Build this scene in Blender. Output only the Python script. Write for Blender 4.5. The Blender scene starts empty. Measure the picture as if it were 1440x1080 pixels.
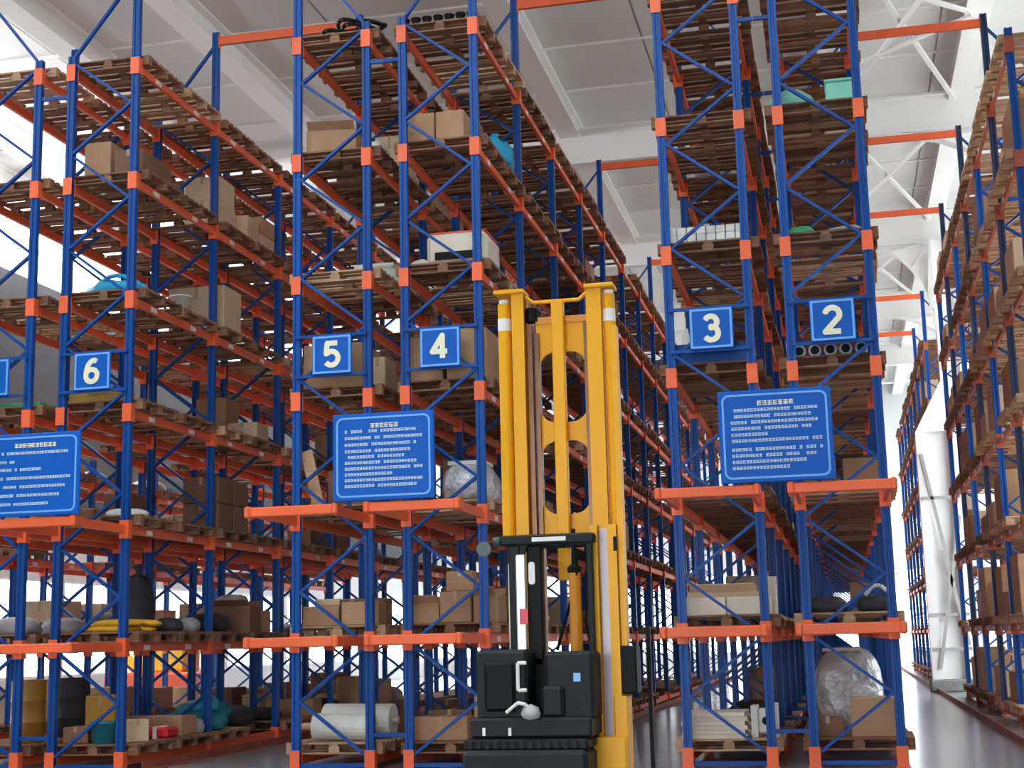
import bpy, math, random
from mathutils import Vector, Matrix
random.seed(7)
S = bpy.context.scene
COL = S.collection

# ---------------------------------------------------------------- camera
FPX = 2035.47
R2 = Vector((0.97485979, 0.22158133, -0.02345427))
U2 = Vector((0.06153039, -0.16653862, 0.98411326))
FW = Vector((-0.21415508, 0.96081559, 0.17598579))
CAM = Vector((0, 0, 1.5323))
cd = bpy.data.cameras.new('camera'); cam = bpy.data.objects.new('camera', cd); COL.objects.link(cam)
cd.sensor_width = 36; cd.sensor_fit = 'HORIZONTAL'; cd.lens = FPX / 1440 * 36
cd.clip_start = 0.1; cd.clip_end = 400
cam.matrix_world = Matrix(((R2.x, U2.x, -FW.x, CAM.x), (R2.y, U2.y, -FW.y, CAM.y), (R2.z, U2.z, -FW.z, CAM.z), (0, 0, 0, 1)))
S.camera = cam

def at(x, y, Y):            # photo pixel -> point on the vertical plane at depth Y
    d = FW + R2 * ((x - 720) / FPX) - U2 * ((y - 540) / FPX)
    return CAM + d * ((Y - CAM.y) / d.y)
def proj(p):
    d = Vector(p) - CAM; z = d.dot(FW)
    return (720 + FPX * d.dot(R2) / z, 540 - FPX * d.dot(U2) / z, z)

# ---------------------------------------------------------------- world, light, exposure
w = bpy.data.worlds.new('sky'); S.world = w; w.use_nodes = True
bg = w.node_tree.nodes['Background']; bg.inputs[0].default_value = (0.93, 0.97, 1.0, 1); bg.inputs[1].default_value = 5.0
S.view_settings.view_transform = 'Standard'; S.view_settings.look = 'None'
S.view_settings.gamma = 1; S.view_settings.use_curve_mapping = False
S.view_settings.exposure = 0.5
S.cycles.max_bounces = 7; S.cycles.diffuse_bounces = 5; S.cycles.transparent_max_bounces = 12
S.cycles.sample_clamp_indirect = 6
def area(name, loc, rot, sx, sy, power, col=(1, 1, 1)):
    l = bpy.data.lights.new(name, 'AREA'); l.shape = 'RECTANGLE'; l.size = sx; l.size_y = sy; l.energy = power; l.color = col
    o = bpy.data.objects.new(name, l); COL.objects.link(o); o.location = loc; o.rotation_euler = rot
    return o
# added fill lamp in a made-up door behind the camera, lights the rack fronts
area('door_fill', (-5, -7.8, 2.5), (math.radians(90), 0, 0), 7.8, 4.8, 300, (1.0, 0.985, 0.96))
# daylight through the window wall behind the last rack
area('side_daylight', (6.15, 45, 6.3), (0, math.radians(90), 0), 10.5, 48, 750, (0.96, 0.98, 1.0))

# lamp added at the far wall's high window band to brighten the ceiling
area('clerestory_fill', (-20.7, 45, 12.4), (0, math.radians(-90), 0), 1.7, 50, 4600, (0.97, 0.985, 1.0))

# ---------------------------------------------------------------- materials
MATS = {}
def mat(name, col, rough=0.5, metal=0.0, vary=0.0, scale=3.0, bump=0.0, rnd=0.0, stretch=None, spec=0.5, alpha_film=False, emit=0):
    if name in MATS: return MATS[name]
    m = bpy.data.materials.new(name); m.use_nodes = True; nt = m.node_tree; b = nt.nodes['Principled BSDF']
    b.inputs['Roughness'].default_value = rough; b.inputs['Metallic'].default_value = metal
    b.inputs['Specular IOR Level'].default_value = spec
    c4 = (*col, 1)
    tc = nt.nodes.new('ShaderNodeTexCoord'); mp = nt.nodes.new('ShaderNodeMapping')
    nt.links.new(tc.outputs['Object'], mp.inputs[0])
    if stretch: mp.inputs['Scale'].default_value = stretch
    nz = nt.nodes.new('ShaderNodeTexNoise'); nz.inputs['Scale'].default_value = scale; nz.inputs['Detail'].default_value = 5
    nt.links.new(mp.outputs[0], nz.inputs['Vector'])
    hsv = nt.nodes.new('ShaderNodeHueSaturation'); hsv.inputs['Color'].default_value = c4
    mr = nt.nodes.new('ShaderNodeMapRange'); mr.inputs[1].default_value = 0.25; mr.inputs[2].default_value = 0.75
    mr.inputs[3].default_value = 1 - vary; mr.inputs[4].default_value = 1 + vary
    nt.links.new(nz.outputs['Fac'], mr.inputs[0])
    if rnd:
        oi = nt.nodes.new('ShaderNodeObjectInfo'); m2 = nt.nodes.new('ShaderNodeMapRange')
        m2.inputs[3].default_value = 1 - rnd; m2.inputs[4].default_value = 1 + rnd
        nt.links.new(oi.outputs['Random'], m2.inputs[0])
        mu = nt.nodes.new('ShaderNodeMath'); mu.operation = 'MULTIPLY'
        nt.links.new(mr.outputs[0], mu.inputs[0]); nt.links.new(m2.outputs[0], mu.inputs[1])
        nt.links.new(mu.outputs[0], hsv.inputs['Value'])
    else:
        nt.links.new(mr.outputs[0], hsv.inputs['Value'])
    nt.links.new(hsv.outputs[0], b.inputs['Base Color'])
    if bump:
        bp = nt.nodes.new('ShaderNodeBump'); bp.inputs['Strength'].default_value = bump; bp.inputs['Distance'].default_value = 0.02
        nt.links.new(nz.outputs['Fac'], bp.inputs['Height']); nt.links.new(bp.outputs[0], b.inputs['Normal'])
    if name == 'stretch_film': bp.inputs['Distance'].default_value = 0.12
    MATS[name] = m
    return m
def glass(name):
    m = bpy.data.materials.new(name); m.use_nodes = True; nt = m.node_tree; nt.nodes.clear()
    o = nt.nodes.new('ShaderNodeOutputMaterial'); mx = nt.nodes.new('ShaderNodeMixShader'); mx.inputs[0].default_value = 0.07
    t = nt.nodes.new('ShaderNodeBsdfTransparent'); t.inputs[0].default_value = (0.97, 0.99, 0.99, 1)
    g = nt.nodes.new('ShaderNodeBsdfGlossy'); g.inputs[1].default_value = 0.05
    nt.links.new(t.outputs[0], mx.inputs[1]); nt.links.new(g.outputs[0], mx.inputs[2]); nt.links.new(mx.outputs[0], o.inputs[0])
    MATS[name] = m
    return m
BLUE = mat('blue_paint', (0.004, 0.070, 0.32), 0.4, spec=0.3, vary=0.12, scale=2.0, rnd=0.12)
SHADEO = mat('shaded_orange_paint', (0.40, 0.085, 0.035), 0.5, vary=0.15, scale=2.0, rnd=0.12)  # beam orange with the wall rack's shade put into the colour
SHADEB = mat('shaded_blue_paint', (0.012, 0.028, 0.09), 0.4, vary=0.1)  # post blue darkened to carry the shade on the aisle side
ORANGE = mat('orange_paint', (0.88, 0.14, 0.045), 0.42, vary=0.08, scale=2.0, rnd=0.08)
WOOD = mat('pallet_wood', (0.25, 0.125, 0.07), 0.8, vary=0.30, scale=9, bump=0.25, rnd=0.30, stretch=(0.6, 4, 4))
WOODL = mat('fresh_pallet_wood', (0.48, 0.30, 0.18), 0.75, vary=0.22, scale=9, bump=0.2, rnd=0.18, stretch=(0.6, 4, 4))
CART = mat('carton_board', (0.42, 0.24, 0.135), 0.75, vary=0.08, scale=5, rnd=0.16)
CARTL = mat('pale_carton_board', (0.62, 0.46, 0.31), 0.75, vary=0.06, scale=5, rnd=0.08)
CARTD = mat('dark_carton_board', (0.22, 0.11, 0.065), 0.8, vary=0.10, scale=5, rnd=0.15)
TAPE = mat('brown_tape', (0.42, 0.27, 0.14), 0.3)
WHITE = mat('white_paint', (0.92, 0.92, 0.91), 0.5, vary=0.04, scale=0.6)
ROOFM = mat('roof_sheet', (0.78, 0.78, 0.77), 0.55, vary=0.07, scale=0.35)
WALLM = mat('wall_sheet', (0.72, 0.73, 0.73), 0.6, vary=0.05, scale=0.4)
DWALL = mat('dark_wall_sheet', (0.09, 0.09, 0.10), 0.7, vary=0.1)
CONC = mat('plinth_concrete', (0.25, 0.26, 0.25), 0.9, vary=0.25, scale=6, bump=0.3)
CONCL = mat('yard_concrete', (0.50, 0.50, 0.48), 0.9, vary=0.1, scale=1)
RAILM = mat('rust_red_rail', (0.30, 0.075, 0.045), 0.55, vary=0.2, scale=4)
YEL = mat('yellow_paint', (0.86, 0.41, 0.007), 0.42, spec=0.3, vary=0.05, scale=3)
AMBER = mat('amber_paint', (0.66, 0.27, 0.02), 0.4, vary=0.08)
BRSTEEL = mat('brown_steel', (0.20, 0.085, 0.03), 0.35, metal=0.3, vary=0.2, scale=6)  # dark brown metal of the inner mast rails
BLACK = mat('black_plastic', (0.005, 0.006, 0.007), 0.6, spec=0.2, vary=0.15)
CHAR = mat('charcoal_paint', (0.010, 0.014, 0.016), 0.55, spec=0.22, vary=0.1)
TEALD = mat('dark_teal_paint', (0.02, 0.06, 0.06), 0.4)
STEEL = mat('brushed_steel', (0.42, 0.44, 0.48), 0.3, metal=0.5, vary=0.08)
GREYP = mat('grey_groove', (0.30, 0.28, 0.32), 0.4, metal=0.4)
SIGNB = mat('sign_blue', (0.002, 0.11, 0.52), 0.45, spec=0.25, vary=0.03)
SIGNL = mat('sign_pale_blue', (0.16, 0.44, 0.92), 0.4)
CREAM = mat('sign_cream', (0.90, 0.88, 0.66), 0.5)
STICK = mat('white_sticker', (0.85, 0.84, 0.82), 0.5)
RED = mat('red_plastic', (0.62, 0.02, 0.03), 0.4, vary=0.1)
PINK = mat('red_sticker', (0.75, 0.08, 0.12), 0.5)
CYAN = mat('cyan_cloth', (0.02, 0.36, 0.62), 0.6, vary=0.2, scale=4, bump=0.3)
TEAL = mat('teal_cloth', (0.02, 0.22, 0.30), 0.6, vary=0.25, scale=4, bump=0.3)
MINT = mat('mint_plastic', (0.25, 0.66, 0.52), 0.5, vary=0.06)
GREEN = mat('green_plastic', (0.06, 0.42, 0.16), 0.5)
WSACK = mat('white_sack', (0.72, 0.72, 0.68), 0.7, vary=0.1, scale=6, bump=0.3)
GSACK = mat('grey_sack', (0.36, 0.35, 0.36), 0.7, vary=0.2, scale=6, bump=0.3)
DSACK = mat('dark_sack', (0.035, 0.035, 0.045), 0.7, vary=0.3, scale=5, bump=0.3)
YSACK = mat('yellow_sack', (0.82, 0.46, 0.03), 0.6, vary=0.12, scale=6, bump=0.3)
CREAMB = mat('cream_board', (0.74, 0.66, 0.54), 0.7, vary=0.08, scale=4, rnd=0.08)
FILM = mat('stretch_film', (0.62, 0.63, 0.66), 0.12, metal=0.25, vary=0.35, scale=5, bump=0.9)
GLASS = glass('window_glass')
# floor: worn grey epoxy
m = mat('epoxy_floor', (0.27, 0.265, 0.28), 0.25, vary=0.2, scale=0.8)
nt = m.node_tree; b = nt.nodes['Principled BSDF']
nn = nt.nodes.new('ShaderNodeTexNoise'); nn.inputs['Scale'].default_value = 1.4; nn.inputs['Detail'].default_value = 6
rr = nt.nodes.new('ShaderNodeMapRange'); rr.inputs[3].default_value = 0.10; rr.inputs[4].default_value = 0.36
nt.links.new(nn.outputs['Fac'], rr.inputs[0]); nt.links.new(rr.outputs[0], b.inputs['Roughness'])
FLOORM = m

# ---------------------------------------------------------------- mesh helpers
class MB:
    def __init__(s): s.v = []; s.f = []
    def add(s, vs, fs):
        n = len(s.v); s.v += [tuple(q) for q in vs]; s.f += [tuple(i + n for i in f) for f in fs]; return s
    def box(s, x0, x1, y0, y1, z0, z1):
        return s.add([(x0, y0, z0), (x1, y0, z0), (x1, y1, z0), (x0, y1, z0), (x0, y0, z1), (x1, y0, z1), (x1, y1, z1), (x0, y1, z1)],
                     [(0, 3, 2, 1), (4, 5, 6, 7), (0, 1, 5, 4), (1, 2, 6, 5), (2, 3, 7, 6), (3, 0, 4, 7)])
    def rbox(s, x0, x1, y0, y1, z0, z1, c):          # box with chamfered edges
        xs = (x0, x1); ys = (y0, y1); zs = (z0, z1); vs = []; idx = {}
        for i in (0, 1):
            for j in (0, 1):
                for k in (0, 1):
                    sx = c if i == 0 else -c; sy = c if j == 0 else -c; sz = c if k == 0 else -c
                    for a, d in enumerate(((0, sy, sz), (sx, 0, sz), (sx, sy, 0))):
                        idx[i, j, k, a] = len(vs); vs.append((xs[i] + d[0], ys[j] + d[1], zs[k] + d[2]))
        fs = []
        for i in (0, 1): fs.append([idx[i, 0, 0, 0], idx[i, 1, 0, 0], idx[i, 1, 1, 0], idx[i, 0, 1, 0]][::(1 if i else -1)])
        for j in (0, 1): fs.append([idx[0, j, 0, 1], idx[1, j, 0, 1], idx[1, j, 1, 1], idx[0, j, 1, 1]][::(-1 if j else 1)])
        for k in (0, 1): fs.append([idx[0, 0, k, 2], idx[1, 0, k, 2], idx[1, 1, k, 2], idx[0, 1, k, 2]][::(1 if k else -1)])
        for j in (0, 1):
            for k in (0, 1): fs.append([idx[0, j, k, 1], idx[1, j, k, 1], idx[1, j, k, 2], idx[0, j, k, 2]])
        for i in (0, 1):
            for k in (0, 1): fs.append([idx[i, 0, k, 0], idx[i, 1, k, 0], idx[i, 1, k, 2], idx[i, 0, k, 2]])
            for j in (0, 1): fs.append([idx[i, j, 0, 0], idx[i, j, 1, 0], idx[i, j, 1, 1], idx[i, j, 0, 1]])
        for i in (0, 1):
            for j in (0, 1):
                for k in (0, 1): fs.append([idx[i, j, k, 0], idx[i, j, k, 1], idx[i, j, k, 2]])
        return s.add(vs, fs)
    def bar(s, p, q, wd, ht, up=(0, 0, 1)):
        p = Vector(p); q = Vector(q); d = (q - p).normalized(); up = Vector(up)
        if abs(d.dot(up)) > 0.98: up = Vector((0, 1, 0))
        a = d.cross(up).normalized(); c = a.cross(d)
        vs = [e + a * sx * wd / 2 + c * sz * ht / 2 for e in (p, q) for sx, sz in ((-1, -1), (1, -1), (1, 1), (-1, 1))]
        return s.add(vs, [(3, 2, 1, 0), (4, 5, 6, 7), (0, 1, 5, 4), (1, 2, 6, 5), (2, 3, 7, 6), (3, 0, 4, 7)])
    def tube(s, p, q, r, n=10, r2=None):
        p = Vector(p); q = Vector(q); d = (q - p).normalized(); up = Vector((0, 0, 1)) if abs(d.z) < 0.9 else Vector((1, 0, 0))
        a = d.cross(up).normalized(); c = a.cross(d); r2 = r if r2 is None else r2
        vs = [e + (a * math.cos(t) + c * math.sin(t)) * rad for e, rad in ((p, r), (q, r2)) for t in (2 * math.pi * i / n for i in range(n))]
        fs = [(i, (i + 1) % n, n + (i + 1) % n, n + i) for i in range(n)] + [tuple(range(n))[::-1], tuple(range(n, 2 * n))]
        return s.add(vs, fs)
    def path(s, pts, r, n=8):
        for a, b2 in zip(pts, pts[1:]): s.tube(a, b2, r, n)
        return s
    def lathe(s, prof, n=16, c=(0, 0, 0)):
        vs = [(c[0] + r * math.cos(2 * math.pi * i / n), c[1] + r * math.sin(2 * math.pi * i / n), c[2] + z) for r, z in prof for i in range(n)]
        fs = [(k * n + i, k * n + (i + 1) % n, (k + 1) * n + (i + 1) % n, (k + 1) * n + i) for k in range(len(prof) - 1) for i in range(n)]
        fs += [tuple(range(n))[::-1], tuple(range((len(prof) - 1) * n, len(prof) * n))]
        return s.add(vs, fs)
    def prism(s, poly, axis, a, b2):                 # poly of (u,v) extruded along axis
        def P(u, v, t): return {'x': (t, u, v), 'y': (u, t, v), 'z': (u, v, t)}[axis]
        n = len(poly)
        vs = [P(u, v, a) for u, v in poly] + [P(u, v, b2) for u, v in poly]
        return s.add(vs, [tuple(range(n))[::-1], tuple(range(n, 2 * n))] + [(i, (i + 1) % n, n + (i + 1) % n, n + i) for i in range(n)])
    def frame(s, outer, inner, axis, a, b2):         # plate with a hole: two loops of equal length
        def P(u, v, t): return {'x': (t, u, v), 'y': (u, t, v), 'z': (u, v, t)}[axis]
        n = len(outer)
        vs = [P(*q, t) for t in (a, b2) for L in (outer, inner) for q in L]
        fs = []
        for i in range(n):
            j = (i + 1) % n
            fs += [(i, j, n + j, n + i), (2 * n + j, 2 * n + i, 3 * n + i, 3 * n + j), (i, 2 * n + i, 2 * n + j, j), (n + j, 3 * n + j, 3 * n + i, n + i)]
        return s.add(vs, fs)
    def blob(s, cx, cy, cz, rx, ry, rz, seed=0, n=14, k=8, flat=0.0, lump=0.18):
        rg = random.Random(seed); ph = [rg.uniform(0, 6.28) for _ in range(6)]
        vs = []; fs = []
        for a in range(k + 1):
            th = math.pi * a / k
            for i in range(n):
                f = 2 * math.pi * i / n
                L = 1 + lump * (math.sin(3 * f + ph[0]) * math.sin(2 * th + ph[1]) + 0.6 * math.sin(5 * f + ph[2] + 3 * th) * math.sin(th))
                c, d = math.cos(f), math.sin(f)
                sq = max(abs(c), abs(d)) ** 0.6
                z = math.cos(th) * L
                if z < -0.55: z = -0.55
                vs.append((cx + rx * c / sq * math.sin(th) ** 0.7 * L, cy + ry * d / sq * math.sin(th) ** 0.7 * L, cz + (z + 0.55) / 1.55 * rz))
        for a in range(k):
            for i in range(n): fs.append((a * n + i, (a + 1) * n + i, (a + 1) * n + (i + 1) % n, a * n + (i + 1) % n))
        return s.add(vs, fs)
    def mesh(s, name, m, smooth=False):
        me = bpy.data.meshes.new(name); me.from_pydata(s.v, [], s.f); me.materials.append(m)
        if smooth:
            me.polygons.foreach_set('use_smooth', [True] * len(me.polygons))
        me.update(); return me
    def build(s, name, m, parent=None, loc=(0, 0, 0), smooth=False, rot=None):
        o = bpy.data.objects.new(name, s.mesh(name, m, smooth)); COL.objects.link(o); o.location = loc
        if rot: o.rotation_euler = rot
        if parent: o.parent = parent
        return o
def inst(name, me, parent=None, loc=(0, 0, 0), rz=0.0):
    o = bpy.data.objects.new(name, me); COL.objects.link(o); o.location = loc
    if rz: o.rotation_euler = (0, 0, rz)
    if parent: o.parent = parent
    return o
def tag(o, label, cat, group=None, kind=None):
    o['label'] = label
    if cat: o['category'] = cat
    if group: o['group'] = group
    if kind: o['kind'] = kind
    return o
def thing(name, label, cat, loc=(0, 0, 0), rz=0.0, group=None):
    o = bpy.data.objects.new(name, None); COL.objects.link(o); o.location = loc; o.rotation_euler = (0, 0, rz); o.empty_display_size = 0.2
    return tag(o, label, cat, group)
def struct(o): o['kind'] = 'structure'; return o
def rrect(x0, x1, z0, z1, r, k=4):
    pts = []
    for cx, cz, a0 in ((x1 - r, z1 - r, 0), (x0 + r, z1 - r, 90), (x0 + r, z0 + r, 180), (x1 - r, z0 + r, 270)):
        for i in range(k + 1):
            t = math.radians(a0 + 90 * i / k); pts.append((cx + r * math.cos(t), cz + r * math.sin(t)))
    return pts
def outer_for(x0, x1, z0, z1, k=4):
    pts = []
    for cx, cz in ((x1, z1), (x0, z1), (x0, z0), (x1, z0)): pts += [(cx, cz)] * (k + 1)
    return pts

# ================================================================ the hall
HX0, HX1, HY0, HY1, HZ = -21.0, 6.4, -8.0, 72.0, 13.55
struct(MB().box(-90, 70, -90, 130, -0.35, -0.02).build('ground', CONCL))['label'] = 'pale concrete yard around the hall'
fl = struct(MB().box(HX0, HX1, HY0, HY1, -0.3, 0).build('floor', FLOORM)); fl['label'] = 'glossy worn grey epoxy warehouse floor'
# roof
SKY = [(-18.0, -15.5), (-13.0, -10.5), (-8.0, -5.5), (-3.0, -0.5)]  # unseen roof openings, added to light the rack fronts from above
rf = MB().box(HX0 - .3, HX1 + .3, 14.5, HY1 + .3, HZ + 0.06, HZ + 0.3).box(HX0 - .3, HX1 + .3, HY0, 0.5, HZ + 0.06, HZ + 0.3)
e0 = HX0 - .3
for a_, b2_ in SKY: rf.box(e0, a_, .5, 14.5, HZ + .06, HZ + .3); e0 = b2_
rf.box(e0, HX1 + .3, .5, 14.5, HZ + .06, HZ + .3)
ce = struct(rf.build('ceiling', ROOFM))
for a_, b2_ in SKY:
    for q in range(4): MB().box(a_, b2_, .5 + 3.5 * q + .03, .5 + 3.5 * (q + 1) - .03, HZ + .15, HZ + .17).build('added_skylight_pane', GLASS, ce); ce['label'] = 'pale grey sheet metal roof with white steel beams'
pm = MB().box(-1.44, 1.44, -1.18, 1.18, 0, 0.06).mesh('roof_panel', ROOFM)
xs_b = [-19.9, -17.0, -14.1, -11.2, -8.35, -5.5, -2.6, 0.3, 3.15]
for iy in range(8, 26):
    for ix in range(9):
        inst('roof_panel', pm, ce, (HX0 + 1.6 + ix * 2.93, iy * 2.4, HZ))
for X in (-19.9, -14.0, -11.3, -5.5, 0.3, 3.15):
    b_ = MB().box(-.24, .24, 10, HY1, 12.98, 13.02).box(-.012, .012, 10, HY1, 13.02, HZ - .04).box(-.17, .17, 10, HY1, HZ - .05, HZ)
    b_.build('longitudinal_beam', WHITE, ce, (X, 0, 0))
pu = MB().box(HX0, HX1, -.025, .025, -.04, 0).mesh('purlin', WHITE)
for iy in range(8, 26): inst('purlin', pu, ce, (0, iy * 2.4 + 1.2, HZ))
for gy in (18.0, 31.5, 41.0, 50.5, 60.0):
    MB().box(HX0, HX1, -.16, .16, 12.30, 12.34).box(HX0, HX1, -.02, .02, 12.34, 13.1).box(HX0, HX1, -.16, .16, 13.1, 13.14).build('roof_girder', WHITE, ce, (0, gy, 0))
cb = [((0.45, 22.3, 12.9), (3.0, 31.2, 12.9)), ((3.0, 22.3, 12.84), (0.45, 31.2, 12.84)), ((0.45, 31.9, 12.9), (3.0, 40.6, 12.9)), ((3.0, 31.9, 12.84), (0.45, 40.6, 12.84)),
      ((0.45, 41.4, 12.9), (3.0, 50.1, 12.9)), ((3.0, 41.4, 12.84), (0.45, 50.1, 12.84)), ((3.0, 26.6, 12.87), (0.45, 24.2, 12.87)), ((3.0, 26.6, 12.81), (0.45, 28.8, 12.81))]
for p, q in cb: MB().bar(p, q, .09, .06).build('cross_brace', WHITE, ce)

# walls with window bands
def window(n, axis, pos, a0, a1, z0, z1, cols, rows, label):
    fr = MB(); t = 0.06; d = 0.09
    def bx(u0, u1, w0, w1):
        if axis == 'x': fr.box(pos - d, pos + d, u0, u1, w0, w1)
        else: fr.box(u0, u1, pos - d, pos + d, w0, w1)
    bx(a0, a1, z0, z0 + t); bx(a0, a1, z1 - t, z1)
    for i in range(cols + 1):
        u = a0 + (a1 - a0 - t) * i / cols; bx(u, u + t, z0 + t, z1 - t)
    for j in range(1, rows):
        zz = z0 + (z1 - z0) * j / rows
        for i in range(cols):
            u = a0 + (a1 - a0 - t) * i / cols; bx(u + t, u + (a1 - a0 - t) / cols, zz - t / 2, zz + t / 2)
    fo = struct(fr.build('window_%d' % n, WHITE)); fo['label'] = label
    for i in range(cols):
        for j in range(rows):
            u = a0 + (a1 - a0 - t) * i / cols + t; u2 = a0 + (a1 - a0 - t) * (i + 1) / cols
            q0 = z0 + (z1 - z0) * j / rows + t / 2; q1 = z0 + (z1 - z0) * (j + 1) / rows - t / 2
            g = MB()
            if axis == 'x': g.box(pos - .006, pos + .006, u, u2, q0, q1)
            else: g.box(u, u2, pos - .006, pos + .006, q0, q1)
            g.build('pane', GLASS, fo)
nw = 1
wr = MB(); X = HX1
bands = ((0.9, 5.6), (6.3, 11.6))
wr.box(X - .1, X + .1, HY0, HY1, 0, .9).box(X - .1, X + .1, HY0, HY1, 5.6, 6.3).box(X - .1, X + .1, HY0, HY1, 11.6, HZ)
ys = [20.0 + 5.2 * i for i in range(11)]
for z0, z1 in bands:
    wr.box(X - .1, X + .1, HY0, 20.0, z0, z1)
    for y in ys[:-1]: wr.box(X - .1, X + .1, y + 4.9, y + 5.2, z0, z1)
struct(wr.build('wall_right', WALLM))['label'] = 'white sheet wall with tall bright windows behind the racks'
for z0, z1 in bands:
    for y in ys[:-1]:
        window(nw, 'x', X, y, y + 4.9, z0, z1, 3, 3, 'bright white framed window in the side wall'); nw += 1
wl = MB(); X = HX0
lb_ = ((.9, 3.5), (11.5, 13.3))
wl.box(X - .1, X + .1, HY0, HY1, 0, .9).box(X - .1, X + .1, HY0, HY1, 3.5, 5.0).box(X - .1, X + .1, HY0, HY1, 13.3, HZ)
ys = [20.0 + 5.5 * i for i in range(9)]
for z0, z1 in lb_:
    wl.box(X - .1, X + .1, HY0, 20.0, z0, z1).box(X - .1, X + .1, ys[-1] + 5.5, HY1, z0, z1)
    for y in ys: wl.box(X - .1, X + .1, y + 5.1, y + 5.5, z0, z1)
wlo = struct(wl.build('wall_left', WALLM)); wlo['label'] = 'far side wall with low and high bands of bright windows'
MB().box(X - .1, X + .1, HY0, HY1, 5.0, 11.5).build('dark_cladding', DWALL, wlo)
for z0, z1 in lb_:
    for y in ys:
        window(nw, 'x', X, y, y + 5.1, z0, z1, 3, 2, '%s bright window in the far side wall' % ('low' if z0 < 5 else 'high')); nw += 1
wf = MB(); Y = HY0
wf.box(HX0, -9, Y - .1, Y + .1, 0, HZ).box(-1, HX1, Y - .1, Y + .1, 0, HZ).box(-9, -1, Y - .1, Y + .1, 5.0, HZ)
struct(wf.build('wall_front', WALLM))['label'] = 'unseen front wall with a door opening added for daylight'
wb = MB(); Y = HY1
wb.box(HX0, HX1, Y - .1, Y + .1, 0, .8).box(HX0, HX1, Y - .1, Y + .1, 4.6, HZ)
xw = [HX0 + .5 + 5.35 * i for i in range(5)]
wb.box(HX0, HX0 + .5, Y - .1, Y + .1, .8, 4.6)
for x in xw: wb.box(x + 4.9, min(x + 5.35, HX1), Y - .1, Y + .1, .8, 4.6)
struct(wb.build('wall_back', WALLM))['label'] = 'white end wall far behind the racks'
for x in xw:
    window(nw, 'y', Y, x, x + 4.9, .8, 4.6, 3, 2, 'bright window in the end wall'); nw += 1

# ---------------------------------------------------------------- white steel column standing in the line of the last rack
sc_ = thing('steel_column', 'white stepped steel column on a concrete plinth beside the aisle', 'column', (2.72, 40.6, 0))
MB().rbox(-.62, .62, -.45, .45, 0, .32, .03).build('plinth', CONC, sc_)
for s in (-1, 1):
    MB().box(s * .42 - .13, s * .42 + .13, -.2, -.17, .32, 6.9).box(s * .42 - .012, s * .42 + .012, -.17, .17, .32, 6.9).box(s * .42 - .13, s * .42 + .13, .17, .2, .32, 6.9).build('limb', WHITE, sc_)
MB().box(-.40, .40, .0, .02, .32, 6.9).build('web_plate', WHITE, sc_)
LACE = mat('grey_lacing_paint', (.42, .42, .41), .5)
for p, q in (((-.44, -.215, 6.3), (.30, -.215, 1.9)), ((.44, -.25, 4.6), (-.34, -.25, .6)), ((-.05, -.25, 3.7), (.44, -.25, 1.2))):
    MB().bar(p, q, .09, .03, (0, 1, 0)).build('lacing_bar', LACE, sc_)
for z_ in (1.1, 2.0, 5.1): MB().box(-.5, .5, -.23, -.2, z_ - .04, z_ + .04).build('batten', LACE, sc_)
MB().prism([(-.55, 6.9), (.55, 6.9), (.80, 8.3), (.22, 8.3)], 'y', -.22, .22).build('shoulder', WHITE, sc_)
MB().box(.22, .26, -.2, .2, 8.3, 12.3).box(.76, .80, -.2, .2, 8.3, 12.3).box(.26, .76, -.012, .012, 8.3, 12.3).build('upper_shaft', WHITE, sc_)
def haunch(parent, x_end, zlow, ztop, x_in, yoff=0):
    n = 8; cv = []
    for i in range(n + 1):
        t = math.pi / 2 * i / n
        cv.append((x_in + (x_end - x_in) * math.sin(t), zlow + (ztop - zlow) * math.cos(t)))
    MB().prism([(x_end, ztop)] + cv, 'y', yoff - .012, yoff + .012).build('haunch_web', WHITE, parent)
    fl_ = MB()
    for a, b2 in zip(cv, cv[1:]): fl_.bar((a[0], yoff, a[1]), (b2[0], yoff, b2[1]), .34, .03, (0, 0, 1) if abs(b2[0] - a[0]) > abs(b2[1] - a[1]) else (1, 0, 0))
    fl_.build('haunch_flange', WHITE, parent)
    for i in (2, 4, 6):
        a = cv[i]; d = Vector((x_end - a[0], 0, ztop - a[1])) * .75
        MB().bar((a[0], yoff, a[1]), (a[0] + d.x, yoff, a[1] + d.z), .3, .02, (1, 0, 0) if abs(d.z) > abs(d.x) else (0, 0, 1)).build('stiffener', WHITE, parent)
haunch(sc_, .22, 9.9, 12.3, -1.5, .4)
sc2 = thing('steel_column', 'white steel column with curved haunch rising behind the stocked wall rack', 'column', (4.9, 31.5, 0))
MB().rbox(-.5, .5, -.4, .4, 0, .3, .03).build('plinth', CONC, sc2)
MB().box(-.38, -.34, -.18, .18, .3, 12.3).box(.34, .38, -.18, .18, .3, 12.3).box(-.34, .34, -.012, .012, .3, 12.3).build('shaft', WHITE, sc2)
haunch(sc2, -.38, 9.6, 12.3, -3.4)
sc3 = thing('steel_column', 'white steel column standing at the far end of the wall rack aisle', 'column', (4.9, 50.5, 0))
MB().rbox(-.5, .5, -.4, .4, 0, .3, .03).build('plinth', CONC, sc3)
MB().box(-.38, -.34, -.18, .18, .3, 12.3).box(.34, .38, -.18, .18, .3, 12.3).box(-.34, .34, -.012, .012, .3, 12.3).build('shaft', WHITE, sc3)
haunch(sc3, -.38, 9.9, 12.3, -3.0)

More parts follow.
